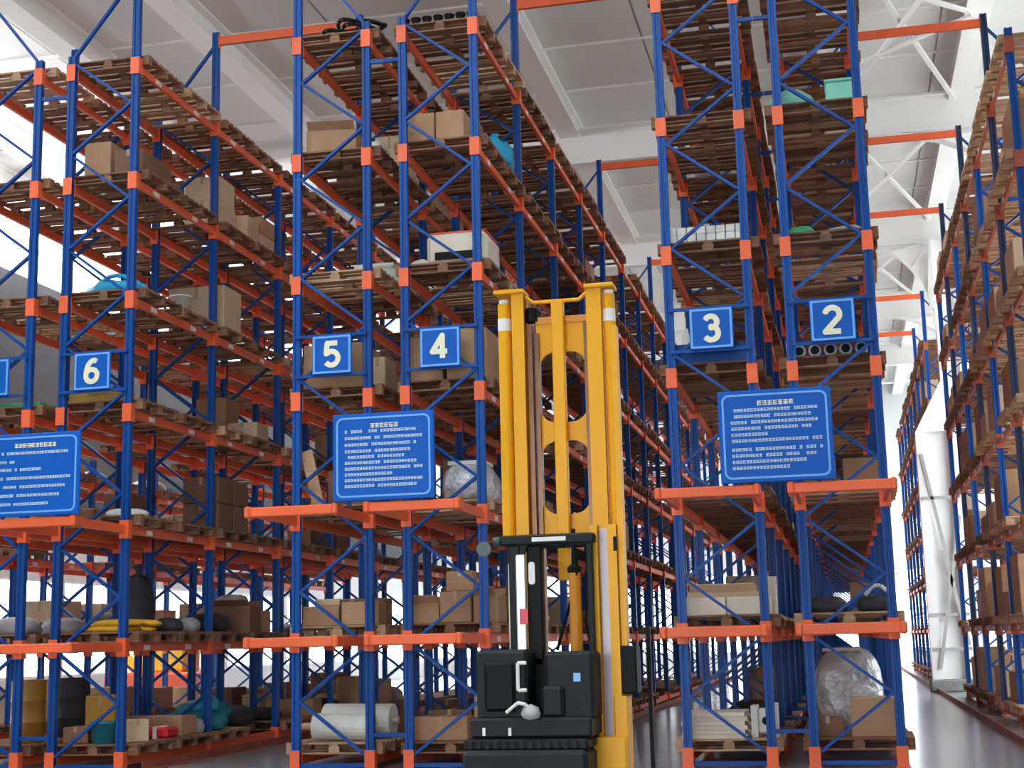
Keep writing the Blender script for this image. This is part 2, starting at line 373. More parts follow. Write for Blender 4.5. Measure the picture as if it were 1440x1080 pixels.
# ---------------------------------------------------------------- floor guide rails along the aisles
def guide(x, y0, y1, label):
    g = thing('guide_rail', label, 'rail', (x, y0, 0), 0, 'floor guide rails')
    MB().box(-.06, .06, 0, y1 - y0, 0, .012).build('foot_flange', RAILM, g)
    MB().box(-.06, -.045, 0, y1 - y0, .012, .11).build('upright_flange', RAILM, g)
guide(2.3, 18, 66, 'rust red guide rail on the floor along the wall rack')
guide(-4.08, 18, 56, 'rust red guide rail on the floor along rack four')
guide(-9.05, 18, 46, 'rust red guide rail on the floor along rack six')

# ================================================================ racks
LEV = [.12, 1.60, 3.17, 4.77, 6.36, 8.09, 9.80]
BAY = 2.7; Y0 = 18.0
ORD = ['first', 'second', 'third', 'fourth', 'fifth', 'sixth', 'seventh', 'eighth', 'ninth', 'tenth', 'eleventh', 'twelfth', 'thirteenth', 'fourteenth', 'fifteenth', 'sixteenth', 'seventeenth']
TIER = ['floor tier', 'second tier', 'third tier', 'fourth tier', 'fifth tier', 'sixth tier', 'top tier']
PW, PD = .108, .085; CH = PW / 2 + .01; CY = PD / 2 + .008
def post_mesh(h):
    a, d = PW / 2, PD / 2
    poly = [(-a, -d), (-.018, -d), (-.012, -d + .014), (.012, -d + .014), (.018, -d), (a, -d), (a, d), (.018, d), (.012, d - .014), (-.012, d - .014), (-.018, d), (-a, d)]
    return MB().prism(poly, 'z', 0.008, h).mesh('post', BLUE)
POST = {h: post_mesh(h) for h in (5.3, 10.05, 11.45)}
FOOT = MB().box(-.085, .085, -.07, .07, 0, .008).mesh('foot_plate', ORANGE)
def beam_profile(mb, y0, y1, s):
    poly = [(-.025, -.06), (.025, -.06), (.025, .035), (.025 - .018, .035), (.025 - .018, .06), (-.025, .06)]
    return mb.prism([(s * u, v) for u, v in poly] if s > 0 else [(s * u, v) for u, v in poly][::-1], 'y', y0, y1)
CONN = {}
for s in (-1, 1):
    CONN[s] = MB().box(-CH, CH, -CY - .007, -CY, -.13, .12).box(s * CH - .006, s * CH + .006, -CY - .007, CY + .01, -.13, .12).box(-CH, CH, CY, CY + .007, -.13, .12).mesh('beam_connector', ORANGE)
BEAM = {}
for s in (-1, 1):
    BEAM[s, 0] = beam_profile(MB(), .065, BAY - .065, s).mesh('beam', ORANGE)
    mbx = beam_profile(MB(), .065, BAY - .065, s)
    for yy in (0, BAY): mbx.box(-CH, CH, yy - CY - .007, yy - CY, -.13, .12).box(s * CH - .006, s * CH + .006, yy - CY, yy + CY, -.13, .12).box(-CH, CH, yy + CY, yy + CY + .007, -.13, .12)
    BEAM[s, 1] = mbx.mesh('beam', ORANGE)
STK = MB().box(-.003, .003, -.09, .09, -.035, .03).mesh('location_sticker', STICK)
DX = 1.0 - PW
BR = {}
for s in (-1, 1):
    for k, (za, zf) in {'d': (0, -.68), 'u': (0, .68)}.items():
        BR[s, k] = MB().bar((s * DX / 2, 0, za), (-s * DX / 2, 0, zf), .035, .062, (0, 1, 0)).mesh('brace', BLUE)
BASE = MB().box(-DX / 2, DX / 2, -.02, .02, -.025, .025).mesh('base_bar', BLUE)
SPACER = {}
ROWS = {}
def rack(num, xa, xb, s, nb, y0=Y0, tall=(), over=True, near=5, label='', top=10.05):
    """row of pallet racking: xa..xb are its two post lines, s tells which side faces the aisle"""
    cx = (xa + xb) / 2; half = .5
    root = thing('pallet_rack', label, 'pallet rack', (cx, y0, 0), 0, 'pallet rack rows')
    for i in range(nb + 1):
        y = i * BAY
        for e in (-1, 1):
            h = 11.45 if (e == s and i in tall) else top
            p = inst('post', POST[h], root, (e * half, y, 0))
            if i < 4: inst('foot_plate', FOOT, p)
        k = 0
        while .85 + 1.4 * k < top:
            z = .85 + 1.4 * k
            inst('brace', BR[s, 'd'], root, (0, y - .018, z))
            if z + .7 < top: inst('brace', BR[s, 'u'], root, (0, y + .018, z))
            k += 1
        if i in tall:
            MB().bar((s * half, 0, 11.25), (-s * half, 0, 10.0), .035, .062, (0, 1, 0)).build('brace', BLUE, root, (0, y, 0))
        inst('base_bar', BASE, root, (0, y, .05))
    for lv, z in enumerate(LEV):
        if z > top: break
        for e in (-1, 1):
            for i in range(nb):
                nearb = i < near
                bo = inst('beam', BEAM[e, 0 if nearb else 1], root, (e * half, i * BAY, z))
                if nearb:
                    inst('beam_connector', CONN[e], bo, (0, 0, 0))
                    if i == nb - 1 or i == near - 1: inst('beam_connector', CONN[e], bo, (0, BAY, 0))
                if e == s and i < 6 and lv:
                    for yy in (.65, 1.95): inst('location_sticker', STK, bo, (e * .028, yy, -.01))
            if over and lv in (1, 2):
                beam_profile(MB(), -1.42, -.06, e).build('overhang_beam', ORANGE, root, (e * half, 0, z))
        if over and lv in (1, 2):
            L = half + .06
            MB().rbox(-L, L, -1.5, -1.42, z - .06, z + .06, .012).build('end_rail', ORANGE, root)
            for e in (-1, 1): MB().rbox(e * L - .04, e * L + .04, -1.53, -1.3, z - .07, z + .07, .02).build('rail_corner', ORANGE, root)
    ROWS[num] = dict(root=root, cx=cx, y0=y0, nb=nb, s=s, xa=xa, xb=xb, top=top)
    return root
rack(7, -11.95, -10.95, -1, 6, label='blue and orange pallet rack row carrying the number seven sign', tall=(0, 1))
rack(6, -10.42, -9.42, 1, 10, label='blue and orange pallet rack row carrying the number six sign', tall=(0, 1, 4, 7))
rack(5, -6.96, -5.96, -1, 11, label='blue and orange pallet rack row carrying the number five sign', tall=(0, 1, 4, 7))
rack(4, -5.44, -4.44, 1, 14, label='blue and orange pallet rack row carrying the number four sign', tall=(0, 1, 4, 7))
rack(3, -1.94, -.94, -1, 16, label='blue and orange pallet rack row carrying the number three sign', tall=(0, 1, 4, 7))
rack(2, -.44, .56, 1, 16, label='blue and orange pallet rack row carrying the number two sign', tall=(0, 2, 4, 6))
rack(1, 2.8, 3.8, -1, 6, y0=20.7, over=False, near=6, label='stocked pallet rack row by the window wall, before the white column', tall=(1, 3, 5))
rack(0, 2.8, 3.8, -1, 8, y0=43.2, over=False, near=0, label='stocked pallet rack row by the window wall, beyond the white column', tall=(0, 2))
rack(-1, -15.4, -14.4, 1, 7, y0=20.7, over=False, near=0, label='low blue and orange pallet rack row near the far side wall', top=5.3)
# backlit shade put into the colours of the wall rack's beams and some posts
_mc = {}
def swap(o, m):
    k_ = (o.data.name, m.name)
    if k_ not in _mc: _mc[k_] = o.data.copy(); _mc[k_].materials[0] = m
    o.data = _mc[k_]
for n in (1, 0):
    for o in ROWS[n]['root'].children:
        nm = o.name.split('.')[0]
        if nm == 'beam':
            swap(o, SHADEO); o['label'] = 'orange beam coloured as in shade'
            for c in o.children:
                if c.name.startswith('beam_connector'): swap(c, SHADEO)
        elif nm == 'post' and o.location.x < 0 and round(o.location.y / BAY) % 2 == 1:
            swap(o, SHADEB); o['label'] = 'blue post coloured as in shade'
# spacers across the flue of each back-to-back pair
for (n1, n2) in ((7, 6), (5, 4), (3, 2)):
    r1, r2 = ROWS[n1], ROWS[n2]
    xm = (r1['xb'] + r2['xa']) / 2
    for R_, x0, x1 in ((r1, r1['xb'] + PW / 2, xm - .003), (r2, xm + .003, r2['xa'] - PW / 2)):
        me = MB().box(x0 - R_['cx'], x1 - R_['cx'], -.02, .02, -.025, .025).mesh('row_spacer', BLUE)
        for i in range(min(r1['nb'], 8)):
            for z in ((.42, 9.45) if i else (.42, 4.2, 9.45)): inst('row_spacer', me, R_['root'], (0, i * BAY, z))
# orange tie beams bridging the aisles at the top
def ties(n1, n2, Ys, label):
    x0, x1 = ROWS[n1]['xb'] + PW / 2, ROWS[n2]['xa'] - PW / 2
    for y in Ys:
        t = thing('tie_beam', label, 'beam', (x0, y, 11.3), 0, 'tie beams: ' + label)
        MB().box(.008, x1 - x0 - .008, -.03, .03, -.07, .07).build('beam', ORANGE, t)
        for xx in (.004, x1 - x0 - .004): MB().box(xx - .004, xx + .004, -.045, .045, -.12, .12).build('end_plate', ORANGE, t)
ties(6, 5, (20.7, 28.8, 36.9), 'orange tie beam bridging the aisle high between racks six and five')
ties(4, 3, (20.7, 28.8, 36.9), 'orange tie beam bridging the aisle high between racks four and three')
ties(2, 1, (23.4, 28.8, 34.2), 'orange tie beam bridging the aisle high between rack two and the wall rack')
ties(2, 0, (43.2, 48.6), 'orange tie beam bridging the aisle beyond the white column')

# ================================================================ pallets
PX, PY, PH = 1.3, 1.16, .144
def pallet_boxes():
    out = []
    for i in range(7):
        w_ = .13 if i in (0, 3, 6) else .095
        y = -PY / 2 + .065 + (PY - .13) * i / 6
        out.append(('deck_board', (w_,), (0, y, PH - .011), (PX, w_, .022)))
    for i in range(3):
        y = -PY / 2 + .05 + (PY - .1) * i / 2
        out.append(('bottom_board', (1,), (0, y, .011), (PX, .1, .022)))
    for i in range(3):
        for j in range(3):
            x = -PX / 2 + .07 + (PX - .14) * i / 2; y = -PY / 2 + .05 + (PY - .1) * j / 2
            out.append(('block', (1,), (x, y, .061), (.14, .1, .078)))
    for i in range(3):
        x = -PX / 2 + .05 + (PX - .1) * i / 2
        out.append(('stringer_board', (1,), (x, 0, .111), (.1, PY, .022)))
    return out
PB = pallet_boxes(); PMESH = {}
for wm in (WOOD, WOODL):
    for nm, key, c, d in PB:
        if (wm.name, nm, key) not in PMESH:
            PMESH[wm.name, nm, key] = MB().box(-d[0] / 2, d[0] / 2, -d[1] / 2, d[1] / 2, -d[2] / 2, d[2] / 2).mesh(nm, wm)
    mbx = MB()
    for nm, key, c, d in PB: mbx.box(c[0] - d[0] / 2, c[0] + d[0] / 2, c[1] - d[1] / 2, c[1] + d[1] / 2, c[2] - d[2] / 2, c[2] + d[2] / 2)
    PMESH[wm.name, 'whole'] = mbx.mesh('pallet', wm)
SLOTS = []          # (row, bay, level, k, x, y, ztop)
rg = random.Random(3)
RN = {7: 'rack seven', 6: 'rack six', 5: 'rack five', 4: 'rack four', 3: 'rack three', 2: 'rack two', 1: 'the wall rack', 0: 'the farther wall rack', -1: 'the low rack'}
allp = []
for num, R in ROWS.items():
    for i in range(R['nb']):
        for lv, z in enumerate(LEV):
            if z > R['top']: break
            for k in range(2):
                if rg.random() < (.03 if num in (3, 2) else .09) and not (i == 0): continue
                y = R['y0'] + i * BAY + (.70 if k == 0 else 2.0) + rg.uniform(-.03, .03)
                x = R['cx'] + rg.uniform(-.03, .03)
                zb = z + .061
                pxx, pyy, zc = proj((x, y, zb))
                seen = -120 < pxx < 1500 and -80 < pyy < 1130
                allp.append((zc if seen else zc + 200, num, i, lv, k, x, y, zb, rg.uniform(-.02, .02)))
allp.sort()
far = MB(); npart = 0
for j, (zc, num, i, lv, k, x, y, zb, rz) in enumerate(allp):
    SLOTS.append((num, i, lv, k, x, y, zb + PH))
    if zc > 180: 
        continue
    if j < 300:
        wm = WOODL if num == 1 or rg.random() < (.35 if lv in (1, 3, 4) else .15) else WOOD
        lab = 'wooden pallet on the %s of %s, %s half of the %s bay' % (TIER[lv], RN[num], ('nearer', 'farther')[k], ORD[i])
        grp = 'pallets in the racks'
        if i <= 1:
            t = thing('wooden_pallet', lab, 'pallet', (x, y, zb), rz, grp)
            for nm, key, c, d in PB: inst(nm, PMESH[wm.name, nm, key], t, c)
        else:
            tag(inst('wooden_pallet', PMESH[wm.name, 'whole'], None, (x, y, zb), rz), lab, 'pallet', grp)
    else:
        for nm, key, c, d in PB:
            if nm == 'block' and zc > 45: continue
            far.box(x + c[0] - d[0] / 2, x + c[0] + d[0] / 2, y + c[1] - d[1] / 2, y + c[1] + d[1] / 2, zb + c[2] - d[2] / 2, zb + c[2] + d[2] / 2)
fo = far.build('distant_pallets', WOOD); tag(fo, 'brown wooden pallets filling the distant bays of the racks', 'pallets', kind='stuff')
SL = {(a, b, c, d): (x, y, z) for a, b, c, d, x, y, z in SLOTS}

# ================================================================ signs and boards
def arc_(cx, cz, r, a0, a1, n=12):
    return [(cx + r * math.cos(math.radians(a0 + (a1 - a0) * i / n)), cz + r * math.sin(math.radians(a0 + (a1 - a0) * i / n))) for i in range(n + 1)]
STROKES = {'7': [[(-.25, .42), (.25, .42), (-.06, -.42)]],
           '6': [arc_(0, -.18, .24, 0, 360, 20), [(-.24, -.18), (-.22, .05), (-.15, .25), (-.03, .38), (.10, .42), (.2, .36)]],
           '5': [[(.22, .42), (-.17, .42), (-.21, .03)] + arc_(0, -.15, .26, 135, -145, 14)],
           '4': [[(.10, -.42), (.10, .42), (-.28, -.17), (.28, -.17)]],
           '3': [arc_(0, .21, .21, 155, -90) + arc_(0, -.19, .24, 90, -150)],
           '2': [arc_(0, .18, .24, 170, -25) + [(-.26, -.42), (.26, -.42)]]}
def digit_mesh(ch, size):
    mb = MB(); w_ = .098 * size
    for st_ in STROKES[ch]:
        pts = [(u * size, v * size) for u, v in st_]
        for kk_, (a, b2) in enumerate(zip(pts, pts[1:])):
            d = Vector((b2[0] - a[0], b2[1] - a[1])); 
            if d.length < 1e-6: continue
            n_ = Vector((-d.y, d.x)).normalized() * w_
            mb.prism([(a[0] - n_.x, a[1] - n_.y), (b2[0] - n_.x, b2[1] - n_.y), (b2[0] + n_.x, b2[1] + n_.y), (a[0] + n_.x, a[1] + n_.y)], 'y', -.008 - .0004 * kk_, 0)
        for kk_, q in enumerate(pts[1:-1]): mb.prism([(q[0] + w_ * math.cos(t), q[1] + w_ * math.sin(t)) for t in (k * math.pi / 5 for k in range(10))], 'y', -.0082 - .0004 * kk_, 0)
    return mb.mesh('digit', CREAM)
SOFF = {7: -.02, 6: 0.0, 5: .03, 4: .0, 3: .03, 2: .02}
for n in (7, 6, 5, 4, 3, 2):
    R = ROWS[n]; cx = R['cx'] + SOFF[n]; yf = Y0 - .12
    t = thing('aisle_sign', 'blue square sign with cream number %s hung on the rack end' % {7: 'seven', 6: 'six', 5: 'five', 4: 'four', 3: 'three', 2: 'two'}[n], 'sign', (cx, yf, 5.36), 0, 'rack number signs')
    MB().rbox(-.275, .275, 0, .03, -.265, .265, .008).build('panel', SIGNB, t)
    MB().frame(outer_for(-.262, .262, -.252, .252), rrect(-.235, .235, -.225, .225, .012), 'y', -.006, .0).build('border', SIGNL, t)
    inst('digit', digit_mesh(str(n), .36), t)
    for zz in (.27, -.27): MB().box(R['xa'] - cx - .0, R['xb'] - cx + .0, .034, .064, zz - .02, zz + .02).build('mounting_bar', BLUE, t)
def board(xr, lines, label, head, pale):
    """rules board standing on the end rails, xr = its right edge"""
    W, H = 1.27, 1.06; z0 = 3.245; y = 16.47
    t = thing('notice_board', label, 'notice board', (xr - W / 2, y, z0), 0, 'blue rules boards on the end rails')
    MB().rbox(-W / 2, W / 2, 0, .04, 0, H, .012).build('panel', SIGNB, t)
    k = 5
    MB().frame(rrect(-W / 2 + .045, W / 2 - .045, .045, H - .045, .08, k), rrect(-W / 2 + .068, W / 2 - .068, .068, H - .068, .062, k), 'y', -.006, 0).build('border_line', SIGNL, t)
    rr_ = random.Random(head * 7 + len(lines))
    def glyphs(mb, x0, x1, zc, h, gap):
        x = x0
        while x < x1:
            w_ = h * .9
            if rr_.random() > .08:
                for q in range(3): mb.box(x, x + w_, -.004, 0, zc - h / 2 + q * h * .4, zc - h / 2 + q * h * .4 + h * .2)
                xx = x + rr_.choice((0, .4, .75)) * w_
                mb.box(xx, xx + w_ * .2, -.0045, 0, zc - h / 2, zc + h / 2)
            x += w_ + gap
    hb = MB(); hw = head * .062
    glyphs(hb, -hw / 2 + .0, hw / 2, H - .155, .052, .012); hb.build('heading_lettering', CREAM, t)
    lb = MB()
    for (z, a, b2) in lines: glyphs(lb, -W / 2 + .1 + a * 1.06, -W / 2 + .1 + b2 * 1.06, H - z, .034, .007)
    lb.build('rule_lettering', mat('lettering_pale', (.62, .78, .86), .5), t)
    for xx in (-.45, .45): MB().box(xx - .02, xx + .02, .04, .075, -.05, H * .8).build('support_strip', BLUE, t)
board(-9.27, [(.25, 0, .95), (.36, 0, .22), (.46, 0, .6), (.57, 0, .97), (.68, 0, .9), (.79, 0, .82), (.9, 0, .7)], 'blue rules board on the end rail below the number six sign', 9, 0)
board(-4.64, [(.22, .05, .9), (.30, .05, .97), (.38, .05, .9), (.46, .05, .8), (.53, .05, .75), (.6, .05, .9), (.67, .05, .97), (.74, .05, .6), (.81, .05, .97), (.88, .05, .9)], 'blue rules board on the end rails between the number five and four signs', 5, 0)
board(.0, [(.23, .04, .95), (.30, .04, .86), (.37, .04, .93), (.44, .04, .86), (.51, .04, .4), (.58, .04, .97), (.68, .04, .97), (.75, .04, .92), (.82, .04, .82), (.89, .04, .62)], 'blue rules board on the end rails between the number three and two signs', 6, 0)

# ================================================================ goods
def carton(x, y, z, dx, dy, dz, m=None, rz=0.0, label='', group=None, tape=True, flaps=False):
    t = thing('carton', label, 'carton', (x, y, z), rz, group); m = m or CART
    c = min(.012, dz * .1)
    if flaps:
        th = .012
        bb = MB().box(-dx / 2, dx / 2, -dy / 2, -dy / 2 + th, 0, dz).box(-dx / 2, dx / 2, dy / 2 - th, dy / 2, 0, dz).box(-dx / 2, -dx / 2 + th, -dy / 2 + th, dy / 2 - th, 0, dz).box(dx / 2 - th, dx / 2, -dy / 2 + th, dy / 2 - th, 0, dz).box(-dx / 2 + th, dx / 2 - th, -dy / 2 + th, dy / 2 - th, 0, th)
        bb.build('body', m, t)
        for e in (-1, 1):
            MB().bar((-dx / 2 + .01, e * dy / 2, dz), (-dx / 2 + .01 + .001, e * (dy / 2 + .1), dz + .1), .01, .01)
            MB().prism([(e * (dy / 2 - .006), dz), (e * (dy / 2 + .006), dz), (e * (dy / 2 + .10), dz + .09), (e * (dy / 2 + .09), dz + .10)], 'x', -dx / 2 + .02, dx / 2 - .02).build('flap', m, t)
    else:
        MB().rbox(-dx / 2, dx / 2, -dy / 2, dy / 2, 0, dz, c).build('body', m, t)
        if tape:
            q = .025
            tp = MB().box(-q, q, -dy / 2 - .002, dy / 2 + .002, dz, dz + .002).box(-q, q, -dy / 2 - .003, -dy / 2, dz * .72, dz + .002).box(-q, q, dy / 2, dy / 2 + .003, dz * .72, dz + .002)
            tp.build('tape', TAPE, t)
    return t
def one(name, mb, m, label, cat, loc, rz=0.0, smooth=True, group=None):
    o = mb.build(name, m, None, loc, smooth); o.rotation_euler = (0, 0, rz); return tag(o, label, cat, group)
def sack(x, y, z, dx, dy, dz, m, label, rz=0.0, seed=1, group=None, tie=False):
    t = thing('sack', label, 'sack', (x, y, z), rz, group)
    MB().blob(0, 0, 0, dx / 2 * .87, dy / 2 * .87, dz, seed, lump=.08).build('body', m, t, smooth=True)
    if tie: MB().lathe([(.03, 0), (.02, .04), (.05, .10), (.03, .11)], 8).build('neck', m, t, (dx * .1, 0, dz * .93), True)
    else: MB().box(-dx * .3, dx * .3, -dy / 2 * .8, -dy / 2 * .8 + .02, dz * .42, dz * .46).build('seam', m, t)
    return t
def S_(row, bay, lv, k):
    if (row, bay, lv, k) in SL: return SL[row, bay, lv, k]
    R = ROWS[row]; return (R['cx'], R['y0'] + bay * BAY + (.70 if k == 0 else 2.0), LEV[lv] + .061 + PH)
used = set()
def take(row, bay, lv, k):
    used.add((row, bay, lv, k)); return S_(row, bay, lv, k)

# --- rack six and 7
x, y, z = take(6, 1, 5, 0)
carton(x + .18, y - .15, z, .62, .62, .42, CARTL, .0, 'pale carton under another on the sixth tier of rack six'); carton(x + .16, y - .13, z + .425, .62, .62, .40, CARTL, .02, 'pale carton stacked on top of another on rack six')
x, y, z = take(6, 1, 5, 1)
carton(x + .22, y - .42, z, .55, .5, .46, CARTL, .0, 'single pale carton between two carton stacks on rack six')
carton(x + .22, y + .22, z, .55, .6, .30, CARTL, .0, 'flat carton at the bottom of a low stack on rack six')
carton(x + .22, y + .22, z + .305, .55, .6, .30, CART, .0, 'flat carton with red tape topping a low stack on rack six')
x, y, z = take(6, 0, 4, 0)
t = thing('tarpaulin', 'cyan tarpaulin heaped on a pallet in the fifth tier of rack six', 'tarpaulin', (x, y, z))
MB().blob(0, 0, 0, .42, .4, .24, 5, lump=.16).build('heap', CYAN, t, smooth=True)
hp = [(-.5 + i * .1, -.2 + .03 * math.sin(i), .04 + .26 * math.sin(math.pi * i / 10)) for i in range(11)]
MB().path(hp, .035).build('rolled_edge', CYAN, t, smooth=True)
x, y, z = take(6, 0, 4, 1)
one('bucket', MB().lathe([(.13, 0), (.16, .3), (.175, .3), (.175, .32), (.15, .32), (.12, .02)], 16), WSACK, 'white bucket on the fifth tier of rack six', 'bucket', (x + .3, y, z))
x, y, z = take(6, 0, 3, 0)
t = thing('plank_stack', 'yellowish planks stacked under the number six sign', 'planks', (x - .05, y - .15, z))
for i in range(3): MB().box(-.5 + .03 * i, .5 - .12 * i, -.3, .3, .001 + .05 * i, .048 + .05 * i).build('plank', mat('ochre_plank', (.50, .30, .07), .7, vary=.15, rnd=.1), t)
sack(x - .42, y + .25, z, .3, .4, .42, WSACK, 'white paper sack beside the planks on rack six', seed=3)
x, y, z = take(6, 1, 2, 0)
for a in range(2):
    for h in range(2): carton(x + .28, y - .3 + a * .6, z + h * .405, .6, .56, .40, CARTD, .0, 'dark brown carton in the %s layer on the third tier of rack six' % ('lower', 'upper')[h], 'dark cartons on rack six, %s layer' % ('lower', 'upper')[h])
x, y, z = take(6, 0, 2, 0)
sack(x + .15, y, z, .7, .5, .14, WSACK, 'flat white sack on the third tier of rack six', seed=4)
x, y, z = take(6, 0, 1, 0)
for i in range(4): sack(x + .1 + (.04 if i % 2 else -.02), y + (i // 2) * .55 - .25, z + (i % 2) * .075, .85, .52, .1, YSACK, 'flat yellow sack in the %s layer on the second tier of rack six' % ('lower', 'upper')[i % 2], seed=10 + i, group='yellow sacks on rack six, %s layer' % ('lower', 'upper')[i % 2])
x, y, z = take(6, 0, 1, 1)
t = thing('rubbish_bag', 'tall black plastic bag beside the yellow sacks on rack six', 'bag', (x - .30, y - .1, z))
MB().blob(0, 0, 0, .24, .26, .85, 21, lump=.07).build('body', DSACK, t, smooth=True); MB().lathe([(.05, 0), (.03, .05), (.08, .14)], 8).build('knot', DSACK, t, (0, 0, .84), True)
sack(x + .25, y - .25, z, .55, .5, .2, DSACK, 'dark sack lying on the second tier of rack six', seed=22); sack(x + .28, y + .3, z, .5, .45, .22, GSACK, 'grey sack lying on the second tier of rack six', seed=23)
x, y, z = take(6, 1, 1, 0)
sack(x + .2, y, z, .7, .8, .3, DSACK, 'broad dark bundle on the second tier of rack six', seed=24)
x, y, z = take(6, 1, 1, 1)
carton(x + .15, y - .2, z, .7, .6, .42, CARTD, .1, 'open dark carton on the second tier of rack six', flaps=True); carton(x + .2, y + .38, z, .5, .45, .36, CART, -.1, 'tilted brown carton behind an open one on rack six')
sack(x + .12, y - .2, z + .42, .6, .5, .2, GSACK, 'grey bundle resting on an open carton on rack six', seed=25)
x, y, z = take(6, 0, 0, 0)
carton(x - .36, y - .2, z, .36, .45, .22, CARTD, .1, 'low dark carton on the floor tier of rack six')
one('bucket', MB().lathe([(.15, 0), (.19, .26), (.2, .26), (.2, .29), (.17, .29), (.14, .03)], 16), TEAL, 'teal bucket on the floor tier of rack six', 'bucket', (x + .07, y - .38, z))
carton(x + .36, y - .05, z, .3, .3, .3, CARTL, .7, 'small pale carton turned askew on the floor tier of rack six')
carton(x - .32, y + .38, z, .45, .35, .62, mat('ochre_board', (.46, .22, .03), .7), 0, 'upright ochre carton on the floor tier of rack six')
x, y, z = take(6, 0, 0, 1)
t = thing('red_bundle', 'red strapped bundle on the floor tier of rack six', 'bundle', (x + .25, y - .62, z))
MB().rbox(-.32, .32, -.2, .2, 0, .16, .04).build('wrap', RED, t)
for xx in (-.12, .14): MB().box(xx - .03, xx + .03, -.203, .203, -.0, .163).build('strap', STICK, t)
carton(x + .1, y - .05, z, .9, .5, .28, CART, 0, 'long flat carton behind the red bundle on rack six')
sack(x + .42, y + .4, z, .3, .4, .22, GSACK, 'small grey sack beside the long carton on rack six', seed=26)
x, y, z = take(6, 1, 0, 0)
t = thing('cloth_bundle', 'cyan cloth bundle on the floor tier of rack six', 'bundle', (x + .1, y - .1, z))
MB().blob(0, 0, 0, .45, .4, .42, 31, lump=.2).build('heap', TEAL, t, smooth=True); MB().blob(0, 0, 0, .2, .2, .2, 32, lump=.2).build('fold', CYAN, t, (.25, -.3, .3), True)
x, y, z = take(6, 1, 0, 1)
sack(x, y, z, .9, .8, .3, DSACK, 'dark heap on the floor tier of rack six', seed=33)
for i, (bb, kk) in enumerate(((0, 0), (0, 1))):
    x, y, z = take(7, bb, 1, kk)
    sack(x, y, z, .8, .6, .25, GSACK, 'grey sack on the second tier of rack seven, %s pallet' % ('end', 'inner')[i], seed=40 + i)
    x, y, z = take(7, bb, 0, kk)
    one('drum', MB().lathe([(.22, 0), (.235, .01), (.235, .27), (.245, .28), (.235, .29), (.235, .56), (.245, .57), (.235, .58), (.235, .84), (.22, .85), (.21, .835), (.0, .835)], 20), (mat('ochre_drum', (.42, .2, .03), .5), DSACK)[i], ('ochre', 'black')[i] + ' steel drum on the floor tier of rack seven', 'drum', (x + .25, y, z))
x, y, z = take(7, 0, 3, 0)
t = thing('green_sheet', 'green plastic sheet stack on the fourth tier of rack seven', 'sheets', (x, y, z))
for i in range(2): MB().box(-.55, .55, -.5, .5, .001 + i * .03, .028 + i * .03).build('sheet', GREEN, t)
# --- rack five
x, y, z = take(5, 0, 5, 0)
carton(x - .2, y, z, .7, .6, .40, CART, .15, 'tan carton on the sixth tier of rack five', flaps=True)
sack(x + .35, y + .1, z, .45, .5, .3, WSACK, 'crumpled pale sack on the sixth tier of rack five', seed=50)
x, y, z = take(5, 0, 4, 1)
t = thing('film_wrapped_load', 'pale film wrapped load on the fifth tier of rack five', 'wrapped load', (x, y, z))
MB().blob(0, 0, 0, .5, .5, .5, 51, lump=.05).build('wrap', mat('pale_film', (.60, .66, .60), .25, vary=.1, bump=.5), t, smooth=True)
MB().box(-.3, .3, -.3, .3, .44, .50).build('top_sheet', WSACK, t)
x, y, z = take(5, 0, 3, 0)
carton(x - .1, y, z, .85, .8, .62, CART, 0, 'large tan carton behind the number five sign'); carton(x + .45, y + .1, z, .22, .5, .45, CARTL, 0, 'narrow pale carton behind the number five sign')
x, y, z = take(5, 0, 2, 0)
t = thing('leaning_plank', 'pale plank leaning beside the rules board on rack five', 'plank', (x - .28, y - .5, z))
MB().bar((0, 0, .06), (-.16, 0, .75), .16, .03, (0, 1, 0)).build('board', WOODL, t); MB().box(-.09, .12, -.03, .03, 0, .05).build('shoe', WOODL, t)
carton(x + .1, y + .1, z, .7, .6, .5, CARTD, 0, 'dark carton behind the leaning plank on rack five')
x, y, z = take(5, 0, 1, 0)
carton(x - .25, y - .3, z, .5, .4, .26, CART, 0, 'low brown carton at the aisle side of rack five, second tier'); carton(x + .28, y - .3, z, .5, .4, .3, CART, .05, 'low brown carton at the flue side of rack five, second tier')
carton(x, y + .2, z, .9, .4, .36, CARTD, 0, 'long dark carton behind two low ones on rack five'); carton(x - .2, y - .3, z + .262, .34, .25, .09, CARTL, .1, 'small pale carton lid lying on a low carton on rack five', tape=False)
x, y, z = take(5, 0, 0, 0)
t = thing('fabric_roll', 'white fabric roll with protruding core on the floor tier of rack five', 'roll', (x, y - .25, z))
MB().tube((-.38, 0, .19), (.42, 0, .17), .17, 20).build('cloth', WSACK, t, smooth=False); MB().tube((-.56, 0, .19), (-.38, 0, .19), .045, 12).build('core', CARTL, t)
t = thing('fabric_roll', 'thicker white fabric roll lying behind on the floor tier of rack five', 'roll', (x + .05, y + .22, z))
MB().tube((-.45, 0, .24), (.5, 0, .23), .22, 20).build('cloth', WSACK, t); MB().tube((.5, 0, .23), (.58, 0, .23), .05, 12).build('core', CARTL, t)
